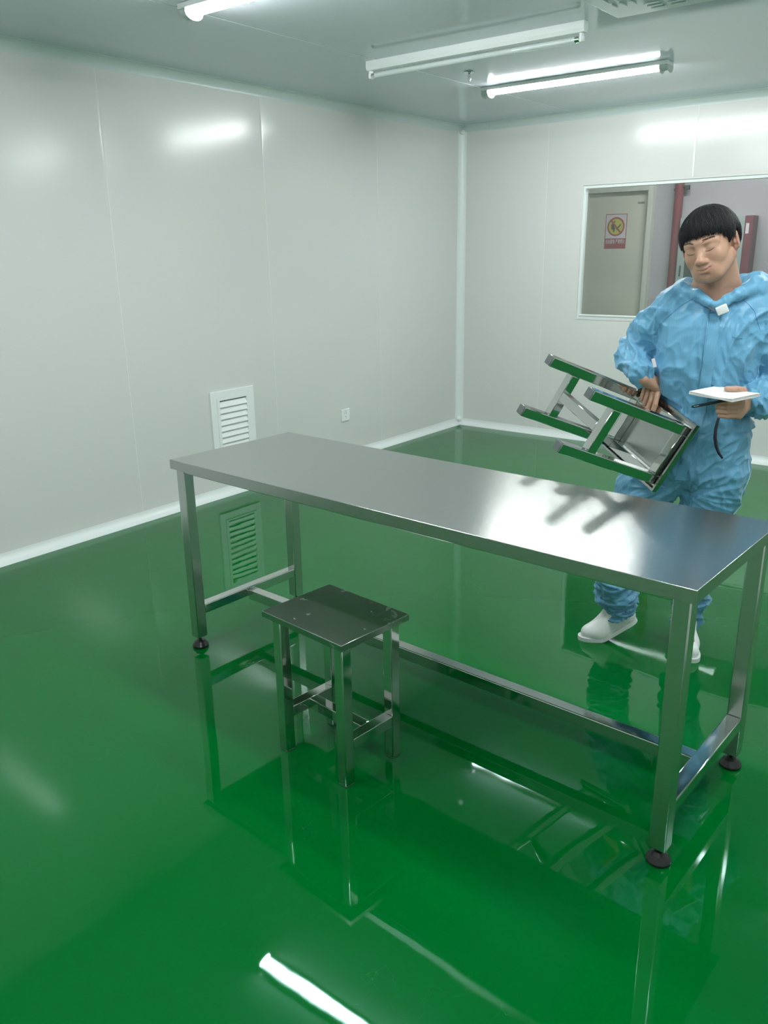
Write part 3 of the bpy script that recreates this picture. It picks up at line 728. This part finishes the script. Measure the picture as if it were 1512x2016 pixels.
# skin tint: lips, warmth of nose, cheeks, ears and finger ends
q = (V - HC) @ RH / HS
def g(c, r): return np.exp(-(((q - np.array(c)) / np.array(r)) ** 2).sum(1))
def chd(P_):
    out = np.full(len(q), 9.0)
    for s_ in (-1, 1):
        for k in range(3):
            a_ = np.array(P_[k]) * (s_, 1, 1); d_ = np.array(P_[k + 1]) * (s_, 1, 1) - a_; t_ = np.clip(((q - (.002, 0, 0) - a_) @ d_) / (d_ @ d_), 0, 1)
            out = np.minimum(out, np.linalg.norm(q - (.002, 0, 0) - a_ - t_[:, None] * d_, axis=1))
    return out
lips = np.clip(1.5 - np.minimum(chd(UP) / .0042, chd(LO) / .0052), 0, 1) * (q[:, 1] < -.06) * 1.0
warm = .16 * (g((.036, -.075, -.035), (.02, .03, .02)) + g((-.036, -.075, -.035), (.02, .03, .02)) + g((0, -.105, -.04), (.015, .015, .014))) + .35 * (np.abs(q[:, 0]) > .072) * (q[:, 2] < .05) * (q[:, 2] > -.06)
tint = np.clip(lips + warm, 0, 1).astype(np.float32)
ca = body.data.color_attributes.new('tint', 'FLOAT_COLOR', 'POINT')
ca.data.foreach_set('color', np.stack([tint, tint, tint, np.ones_like(tint)], 1).ravel())
bvh_body = BVHTree.FromPolygons([Vector(v) for v in V], Q.tolist())
def face_pt(x, z, off):
    o_ = Vector(hp(x, -.3, z)); d_ = Vector(RH @ np.array((0, 1, 0)))
    h_ = bvh_body.ray_cast(o_, d_)
    return h_[0] - d_ * off
for s_, nm in ((-1, 'r'), (1, 'l')):
    m = MB(); m.tube([face_pt(s_ * x, z, .0001) for x, z in ((.017, -.0105), (.024, -.0125), (.032, -.0125), (.039, -.0100), (.046, -.0062))], [.0005, .0010, .0011, .0010, .0005], 8); m.build('eyelashes', m_brow, body)
    m = MB()
    for k in range(130):
        t = random.random(); x = .013 + .036 * t; z = .0205 + .0050 * math.sin(t * 2.4) + random.uniform(-.0036, .0036) * (1 - t * .5)
        p0 = face_pt(s_ * x, z, .0002); p1 = face_pt(s_ * (x + .006), z + .0016 * (1 - t), .0008); m.tube([p0, p1], [.00035, .00012], 3)
    m.build('eyebrow', m_brow, body, smooth=False)

# --- hair: a cap with combed strands over it
HCt = np.array((0, .020, .026)); HR = np.array((.0890, .1050, .0955))
HLy = [-.13, -.088, -.070, -.052, -.040, -.026, -.016, -.006, .002, .034, .044, .075, .13]
HLz = [.030, .028, .024, .020, .012, .000, -.014, -.002, .026, .024, -.040, -.078, -.083]
Hf = Field(axis([(-.12, .13, .003)]), axis([(-.16, .12, .003)]), axis([(1.42, 1.70, .003)]))
def hairfn(x, y, z):
    dx, dy, dz = x - HC[0], y - HC[1], z - HC[2]
    p = [(RH[0][i] * dx + RH[1][i] * dy + RH[2][i] * dz) / HS for i in range(3)]
    w_ = [(p[i] - HCt[i]) / HR[i] for i in range(3)]
    k0 = np.sqrt(w_[0] ** 2 + w_[1] ** 2 + w_[2] ** 2); d = (k0 - 1) * .092 + .0045 * np.sin(w_[0] * 9 + 2) * np.sin(w_[1] * 8 + 1) * (w_[2] > -.2)
    ang = np.arctan2(w_[0], -w_[1] + 1e-6)
    d = d + .0016 * np.sin(ang * 46 + 6 * np.sin(p[2] * 60)) + .0012 * np.sin(ang * 83 + 2) + .0015 * np.sin(ang * 17 + 1)
    hl = np.interp(p[1], HLy, HLz) + .010 + .004 * np.sin(ang * 31) + .003 * np.sin(ang * 57 + 1)
    return np.maximum(d, (hl - p[2]) * .8)
Hf.op(hairfn, (-.2, -.2, 1.3), (.2, .2, 1.8), .002)
Vh, Qh = Hf.mesh()
hair = to_mesh('hair', Vh, Qh, m_hair, body)
m = MB(); bmh = bmesh.new()
crown = math.radians(22)
for k in range(5200):
    az = random.uniform(-math.pi, math.pi); th0 = random.uniform(.05, 1.1); ph = az
    hj = random.uniform(-.004, .012); pts = []; lift = random.uniform(.985, 1.05); curl = random.gauss(0, .16); flip = random.uniform(0, .05)
    th = th0; 
    for j in range(9):
        a_ = ph + (.25 + curl) * (th - th0)
        v_ = np.array((math.sin(th) * math.sin(a_), -math.sin(th) * math.cos(a_), math.cos(th)))
        v_ = np.array(Matrix.Rotation(-crown, 3, 'X')) @ v_          # whorl sits towards the back
        p_ = HCt + v_ * HR * (lift + flip * ((j / 8) ** 2))
        hl = np.interp(p_[1], HLy, HLz) + hj
        if p_[2] < hl and v_[2] < .5: break
        pts.append(p_); th += .17
    if len(pts) < 3: continue
    W_ = [Vector(hp(*p_)) for p_ in pts]; rings = []
    for j, p_ in enumerate(W_):
        d_ = (W_[min(j + 1, len(W_) - 1)] - W_[max(j - 1, 0)]).normalized(); s1 = d_.cross(p_ - Vector(HC)).normalized(); s2 = d_.cross(s1)
        r_ = .0013 * (1 - .85 * (j / (len(W_) - 1)) ** 2)
        rings.append([bmh.verts.new(p_ + s1 * r_), bmh.verts.new(p_ - s1 * r_ * .5 + s2 * r_ * .8), bmh.verts.new(p_ - s1 * r_ * .5 - s2 * r_ * .8)])
    for a_, c_ in zip(rings, rings[1:]):
        for i in range(3): bmh.faces.new((a_[i], a_[(i + 1) % 3], c_[(i + 1) % 3], c_[i]))
m.add(bmh); m.build('hair_strands', m_hair, hair, angle=180)

# --- coverall
Cf = Field(axis([(-.40, .44, .0042)]), axis([(-.24, .27, .0042)]), axis([(.06, 1.48, .0042)]))
Cf.profile([.635, .68, .72, .80, .88, .95, 1.0, 1.08, 1.18, 1.28, 1.34, 1.38, 1.41, 1.43],
           [.0, .015, .025, .03, .032, .032, .032, .032, .033, .033, .035, .038, .04, .042], [.05, .05, .05, .05, .052, .05, .05, .045, .045, .05, .055, .058, .06, .06],
           [.06, .15, .185, .193, .186, .166, .154, .172, .180, .184, .168, .128, .085, .06], [.05, .10, .13, .136, .132, .122, .120, .132, .140, .132, .112, .088, .065, .05], k=.03)
Cf.chain([(-.075, .045, .74), (-.155, .03, .62), (-.205, .005, .45), (-.222, .0, .30), (-.215, -.004, .20), (-.208, -.010, .135)], [.110, .103, .090, .078, .076, .060], k=.018)
Cf.chain([(.125, .045, .74), (.095, .04, .62), (.082, .03, .45), (.066, .045, .30), (.060, .052, .20), (.058, .055, .105)], [.110, .100, .086, .074, .070, .055], k=.018)
Cf.chain([(-.095, .052, 1.335), (-.165, .090, 1.245), (-.228, .125, 1.152), (-.218, .050, 1.135), tuple(WR + np.array((-.014, .024, .020))), tuple(WR + np.array((-.003, .004, .010)))], [.078, .073, .066, .057, .048, .039], k=.025)
Cf.chain([(.165, .052, 1.335), (.235, .070, 1.20), (.305, .100, 1.06), (.265, .02, 1.035), tuple(WL + np.array((.030, .035, -.004))), tuple(WL + np.array((.008, .006, .0)))], [.080, .076, .074, .066, .052, .036], k=.03)
# hood lying round the neck
hoodp = [(.052, -.086, 1.356), (.115, -.045, 1.392), (.178, .025, 1.410), (.172, .105, 1.412), (.045, .155, 1.405), (-.065, .105, 1.400), (-.068, .030, 1.400), (-.015, -.045, 1.388), (.050, -.084, 1.356)]
hoodr = [.012, .020, .034, .046, .050, .038, .024, .018, .012]
Cf.chain(hoodp, hoodr, k=.014)
for a_, b_ in (((.050, -.010, 1.365), (.045, .02, 1.52)),):
    Cf.cone(a_, b_, .050, .098, k=.010, mode='sub')
Cf.cone((.052, -.055, 1.382), (.048, -.10, 1.44), .022, .042, k=.010, mode='sub')
Vc, Qc = Cf.mesh(); Cf = None
suit = to_mesh('coverall', Vc, Qc, m_cloth, body)
N = vnormals(suit.data); Vd = Vc.copy()
def seg_t(P, a, b):
    a = np.array(a); d = np.array(b) - a; t = np.clip(((P - a) @ d) / (d @ d), 0, 1); return t, np.linalg.norm(P - a - t[:, None] * d, axis=1)
sL = [seg_t(Vc, (-.228, .130, 1.150), WR)[1], seg_t(Vc, (-.095, .05, 1.335), (-.228, .130, 1.150))[1], seg_t(Vc, (.305, .10, 1.06), WL)[1], seg_t(Vc, (.165, .05, 1.335), (.305, .10, 1.06))[1]]
arm = np.minimum.reduce(sL)
dW = np.minimum(np.linalg.norm(Vc - WR, axis=1), np.linalg.norm(Vc - WL, axis=1))
def ridged(p, s):
    r = max(0.0, 1 - 2.3 * abs(noise.noise(p, noise_basis='PERLIN_ORIGINAL')))
    return (r * r * 1.5 - .35) * s
def waves(P, nz_, lo, hi): return nz_
for i in range(len(Vc)):
    x, y, z = Vc[i]; v = Vector((x, y, z)); dsp = 0.0
    wx = noise.noise(v * 4.0) * .9
    sx0 = -1 if x < .03 else 1
    isarm = arm[i] < .095 and z > .95 and (x < -.15 or x > .215)
    wst = math.exp(-((z - .972) / .020) ** 2)
    if isarm:
        # bunched sleeve: folds run round the arm
        c_ = Vector((x * 9 + 3, y * 9, z * 11)) + Vector((wx, -wx, wx))
        dsp += .0095 * ridged(c_, 1) - .002 + .0024 * ridged(c_ * 2.1, 1)
    elif z < .33:
        bnch = min(1, (.36 - z) / .12)
        c_ = Vector((x * 7, y * 7, z * 26 + wx * 2.2)); dsp += (.010 * ridged(c_, 1) - .003) * bnch + .004 * ridged(c_ * 1.9, 1)
    elif z < .90:
        sx_ = -1 if x < .03 else 1
        c_ = Vector((x * 9 - sx_ * z * 5, y * 9, z * 3.0 + x * sx_ * 5)) + Vector((wx, 0, 0)); dsp += .0065 * ridged(c_, 1) + .0030 * ridged(c_ * 2.3, 1)
        # drag lines fanning out from the crotch
        r_ = math.hypot(x + .02, z - .68)
        if y < .08:
            up = (z - .68) / (r_ + 1e-6)
            dsp += .0045 * math.exp(-((r_ - .14) / .09) ** 2) * ridged(Vector((up * 5.0 + wx * .5, sx_ * 2.0 + x * 2, r_ * 3)), 1) - .002
    else:
        c_ = Vector((x * 10 - sx0 * z * 3, y * 9, z * 2.6 + sx0 * x * 3)) + Vector((wx * 1.6, 0, wx)); dsp += .0060 * ridged(c_, 1) + .0022 * ridged(c_ * 2.1, 1)
        sx_ = -1 if x < .03 else 1
        c3 = Vector(((x - .03) * 5 + sx_ * z * 4, y * 4, z * 7 + sx_ * (x - .03) * 9)); dsp += .0050 * ridged(c3 + Vector((wx, wx, 0)), 1) * min(1, abs(x - .03) / .08)
        if z < 1.2:
            c2 = Vector((x * 30, y * 30, z * 5)); dsp += .004 * noise.noise(c2) * math.exp(-((z - .98) / .09) ** 2)
    # gathered waist and cuffs
    if z > .9 and z < 1.05 and not isarm: dsp += -.006 * wst + .003 * wst * math.sin(math.atan2(y - .05, x - .03) * 60)
    if dW[i] < .05: dsp = dsp * (dW[i] / .05) + .0022 * math.exp(-((dW[i] - .040) / .012) ** 2) * math.sin(60 * (x + y) * 3 + z * 90)
    # finer slanting creases everywhere
    sx2 = -1 if x < .03 else 1
    c5 = Vector((x * 24 + sx2 * z * 9, y * 22, z * 8 - sx2 * x * 8)) + Vector((wx * 2.5, wx, wx * 2)); dsp += .0017 * ridged(c5, 1)
    c6 = Vector((x * 14 - sx2 * z * 12, y * 14, z * 16 + sx2 * x * 10)) + Vector((wx * 2, wx, 0)); dsp += .0011 * ridged(c6, 1)
    if z > 1.34: dsp *= .6
    dsp *= 1.35
    # keep clear of the stool's seat, which is pressed flat against the hip
    Vd[i] = Vc[i] + N[i] * dsp
hsn = np.array(PMI.to_3x3() @ (HSM.to_3x3() @ Vector((0, 0, 1)))); hs0 = SP(0, 0, SHT + .0015)
loc_ = (Vd - hs0) @ hsn
ex = np.array(PMI.to_3x3() @ (HSM.to_3x3() @ Vector((1, 0, 0)))); ey = np.array(PMI.to_3x3() @ (HSM.to_3x3() @ Vector((0, 1, 0))))
u_ = (Vd - hs0) @ ex; v_ = (Vd - hs0) @ ey
msk = (np.abs(u_) < .195) & (np.abs(v_) < .16) & (loc_ < 0) & (loc_ > -.09) & (Vd[:, 0] > -.16)
print('pressed verts', int(msk.sum()), float(loc_[msk].min()) if msk.any() else 0)
Vd[msk] -= loc_[msk][:, None] * hsn
suit.data.vertices.foreach_set('co', Vd.astype(np.float32).ravel()); suit.data.update()
bvh = BVHTree.FromPolygons([Vector(v) for v in Vd], Qc.tolist())
def drape(x, z, off=.002):
    h_ = bvh.ray_cast(Vector((x, -.6, z)), Vector((0, 1, 0)))
    if h_[0] is None: return None
    nrm = h_[1]; nrm = nrm if nrm.y < 0 else -nrm
    return h_[0] + Vector((nrm.x, nrm.y, nrm.z)) * off
def strip(name, path, hw_, off=.0045, mt=m_cloth, nseg=46):
    P_ = []; zs_ = [p[1] for p in path]
    for k in range(nseg + 1):
        z = zs_[0] + (zs_[-1] - zs_[0]) * k / nseg; xc = float(np.interp(-z, [-a for a in zs_], [p[0] for p in path]))
        row = [drape(xc - hw_, z, -.002), drape(xc - hw_ + .001, z, off), drape(xc, z, off + .0008), drape(xc + hw_ - .001, z, off), drape(xc + hw_, z, -.002)]
        if all(r is not None for r in row): P_.append(row)
    bm = bmesh.new(); R_s = [[bm.verts.new(p) for p in row] for row in P_]
    for a, c in zip(R_s, R_s[1:]):
        for k in range(4): bm.faces.new((a[k], a[k + 1], c[k + 1], c[k]))
    m = MB(); m.add(bm); return m.build(name, mt, suit, angle=50)
strip('front_placket', [(.049, 1.338), (.046, 1.21), (.041, 1.075), (.028, .95), (.005, .82), (-.012, .72)], .0185)
def seam(pts, r=.0011, name='seam', n=30, mt=m_seam):
    out = []
    for (x0, z0), (x1, z1) in zip(pts, pts[1:]):
        for k in range(n):
            p_ = drape(x0 + (x1 - x0) * k / n, z0 + (z1 - z0) * k / n, .0004)
            if p_ is not None: out.append(p_)
    m = MB(); m.tube(out, r, 6); return m.build(name, mt, suit)
seam([(-.018, 1.385), (-.075, 1.345), (-.135, 1.285), (-.150, 1.24)]); seam([(.135, 1.375), (.175, 1.335), (.200, 1.27)])
seam([(.113, 1.250), (.146, 1.243)], .0016, 'pocket_edge'); seam([(.026, 1.33), (.023, 1.21), (.018, 1.08)], .0009, 'placket_edge')
# leg piping
m = MB(); pl = []
for k in range(26):
    z = .80 - .58 * k / 25; h_ = bvh.ray_cast(Vector((.6, .01, z)), Vector((-1, 0, 0)))
    if h_[0] is not None: pl.append(h_[0] + h_[1] * .0005)
m.tube(pl, .0018, 6); m.build('leg_piping', mat('pale_blue_piping', (0.55, 0.75, 0.85), 0.4), suit)
m = MB(); m.box(-.006, .006, -.001, .001, -.016, .016, .0008, M=Matrix.Translation((-.140, -.092, 1.152)) @ Matrix.Rotation(-.3, 4, 'Y')); m.build('side_label', m_swhite, suit)

# --- shoes
def shoe(name_mat, heel, toe, lift_ball, ankle, width=.041):
    """heel and toe are points on the underside of the sole; lift_ball the bend point"""
    heel = np.array(heel, float); toe = np.array(toe, float); ball = np.array(lift_ball, float)
    lo = np.minimum(np.minimum(heel, toe), ball) - .07; hi = np.maximum(np.maximum(heel, toe), np.array(ankle)) + .09
    f = Field(axis([(lo[0], hi[0], .0034)]), axis([(lo[1], hi[1], .0034)]), axis([(max(lo[2], -.02), hi[2], .0034)]))
    up1 = np.array((0, 0, 1.0)); d1_ = (ball - heel); d1_ /= np.linalg.norm(d1_); n1 = up1 - d1_ * d1_[2]; n1 /= np.linalg.norm(n1)
    f.cone(heel + n1 * .040 + d1_ * .030, ball + n1 * .034, .036, .038, k=.02)
    f.cone(ball + up1 * .032, toe + up1 * .030 + (ball - toe) / np.linalg.norm(ball - toe) * .042, .039, .031, k=.02)
    f.cone(heel + n1 * .050 + d1_ * .034, np.array(ankle), .035, .040, k=.02)
    f.cone(ball + n1 * .045, np.array(ankle) * .6 + ball * .4 + n1 * .03, .030, .034, k=.03)
    # trim flat at the sole plane
    f.op(lambda x, y, z: ((x - heel[0]) * n1[0] + (y - heel[1]) * n1[1] + (z - heel[2]) * n1[2]) - .012 + 1e3 * ((((x - ball[0]) * d1_[0] + (y - ball[1]) * d1_[1] + (z - ball[2]) * d1_[2]) > .0)), lo, hi, .004, 'sub')
    f.op(lambda x, y, z: (z - .012) + 0 * x + 0 * y, lo, hi, .004, 'sub')
    V1, Q1 = f.mesh(); up_ = to_mesh('shoe', V1, Q1, m_shoe, body)
    # sole: outline swept along heel-ball-toe
    side = np.cross(up1, d1_); side /= np.linalg.norm(side); bm = bmesh.new()
    L1 = np.linalg.norm(ball - heel); L2 = np.linalg.norm(toe - ball); L = L1 + L2; secs = []
    d2_ = (toe - ball) / L2; n2 = up1 - d2_ * d2_[2]; n2 /= np.linalg.norm(n2)
    K = 30
    for k in range(K + 1):
        t = 1 - math.cos(math.pi * k / K); s_ = L * t / 2
        if s_ < L1: p_ = heel + d1_ * s_; nn_ = n1
        else: p_ = ball + d2_ * (s_ - L1); nn_ = n2
        u = s_ / L; wd = (.0335 + .007 * math.sin(max(0, u - .25) / .75 * math.pi)) * (max(0.0, 1 - abs(2 * u - 1) ** 7)) ** .5 + .001
        secs.append([bm.verts.new(p_ - side * wd), bm.verts.new(p_ - side * wd + nn_ * .017), bm.verts.new(p_ + side * wd + nn_ * .017), bm.verts.new(p_ + side * wd)])
    for a, c in zip(secs, secs[1:]):
        for i in range(4): bm.faces.new((a[i], a[(i + 1) % 4], c[(i + 1) % 4], c[i]))
    bm.faces.new(secs[0][::-1]); bm.faces.new(secs[-1]); bmesh.ops.recalc_face_normals(bm, faces=bm.faces)
    m = MB(); m.add(bm); m.build('sole', m_sole, up_, angle=40)
shoe('a', (-.128, .012, .088), (-.352, -.070, .0), (-.262, -.037, .001), (-.196, -.012, .135))
shoe('b', (.040, .115, .0), (.100, -.132, .0), (.075, -.030, .0), (.058, .052, .105))

# --- things he carries
def wtag(o, label, cat):
    o.matrix_world = PM; return tag(o, label, cat)
R3 = Matrix((nu, nv, nn)).transposed().to_4x4(); R3.translation = NBC
nbk = bpy.data.objects.new('notebook', None); COL.objects.link(nbk); nbk.matrix_world = PM @ R3
tag(nbk, 'thin white notebook lying open on the man\'s left hand', 'notebook')
m_paper = mat('white_paper', (0.80, 0.80, 0.80), 0.6)
for k in range(4):
    m = MB(); sx_ = .088 - .0006 * k; bmp = bmesh.new(); nx_, ny_ = 14, 10; top = {}; bot = {}
    for i in range(nx_ + 1):
        for j in range(ny_ + 1):
            a_ = -sx_ + 2 * sx_ * i / nx_; c_ = -.074 + .148 * j / ny_
            h_ = -.0045 + .0022 * k + .0025 * (a_ / .088) ** 2 * (k / 3) + .0008 * math.sin(a_ * 40 + k)
            bot[i, j] = bmp.verts.new((a_, c_, h_)); top[i, j] = bmp.verts.new((a_, c_, h_ + .0017))
    for i in range(nx_):
        for j in range(ny_):
            bmp.faces.new((top[i, j], top[i + 1, j], top[i + 1, j + 1], top[i, j + 1])); bmp.faces.new((bot[i, j], bot[i, j + 1], bot[i + 1, j + 1], bot[i + 1, j]))
    for i in range(nx_):
        bmp.faces.new((bot[i, 0], bot[i + 1, 0], top[i + 1, 0], top[i, 0])); bmp.faces.new((bot[i, ny_], top[i, ny_], top[i + 1, ny_], bot[i + 1, ny_]))
    for j in range(ny_):
        bmp.faces.new((bot[0, j], top[0, j], top[0, j + 1], bot[0, j + 1])); bmp.faces.new((bot[nx_, j], bot[nx_, j + 1], top[nx_, j + 1], top[nx_, j]))
    m.add(bmp); m.build('page_block' if k < 3 else 'top_page', m_paper, nbk)
pen = bpy.data.objects.new('pen', None); COL.objects.link(pen); pen.matrix_world = PM
tag(pen, 'slim black pen with silver tip held under the notebook', 'pen')
m_pen = mat('black_pen_plastic', (0.015, 0.016, 0.03), 0.25)
m = MB(); m.tube([(.028, -.200, 1.0235), (.105, -.190, 1.043), (.150, -.168, 1.050)], .0048, 14); m.build('pen_barrel', m_pen, pen)
m = MB(); m.tube([(.004, -.203, 1.0185), (.010, -.2025, 1.0195), (.0295, -.1998, 1.0240)], [.0030, .0045, .0052], 14); m.build('pen_cap', m_pen, pen)
m = MB(); m.tube([(.012, -.2078, 1.0205), (.028, -.2060, 1.0245)], .0014, 8); m.build('pen_clip', m_chrome, pen)
m = MB(); m.tube([(.098, -.158, .985), (.094, -.162, .960), (.091, -.163, .935), (.092, -.162, .905), (.099, -.160, .875), (.110, -.158, .850), (.124, -.157, .832)], [.0042, .0050, .0058, .0062, .0060, .0052, .0040], 12)
wtag(m.build('black_strap', m_pen), 'short curved black strap hanging below the man\'s left hand', 'strap')
mic = bpy.data.objects.new('clip_microphone', None); COL.objects.link(mic)
mz = drape(.066, 1.349, .010); tag(mic, 'small white clip-on microphone at the neck opening of the coverall', 'microphone')
mic.matrix_world = PM @ Matrix.Translation(mz if mz is not None else (.069, -.1, 1.345)) @ Matrix.Rotation(math.radians(-25), 4, 'Y') @ Matrix.Rotation(math.radians(12), 4, 'X')
m = MB(); m.box(-.019, .019, -.006, .006, -.015, .015, .0035, seg=3); m.build('microphone_body', m_plastic, mic, angle=40)
m = MB(); m.box(-.016, .016, .0062, .0095, -.010, .010, .001); m.build('microphone_clip', m_chrome, mic)
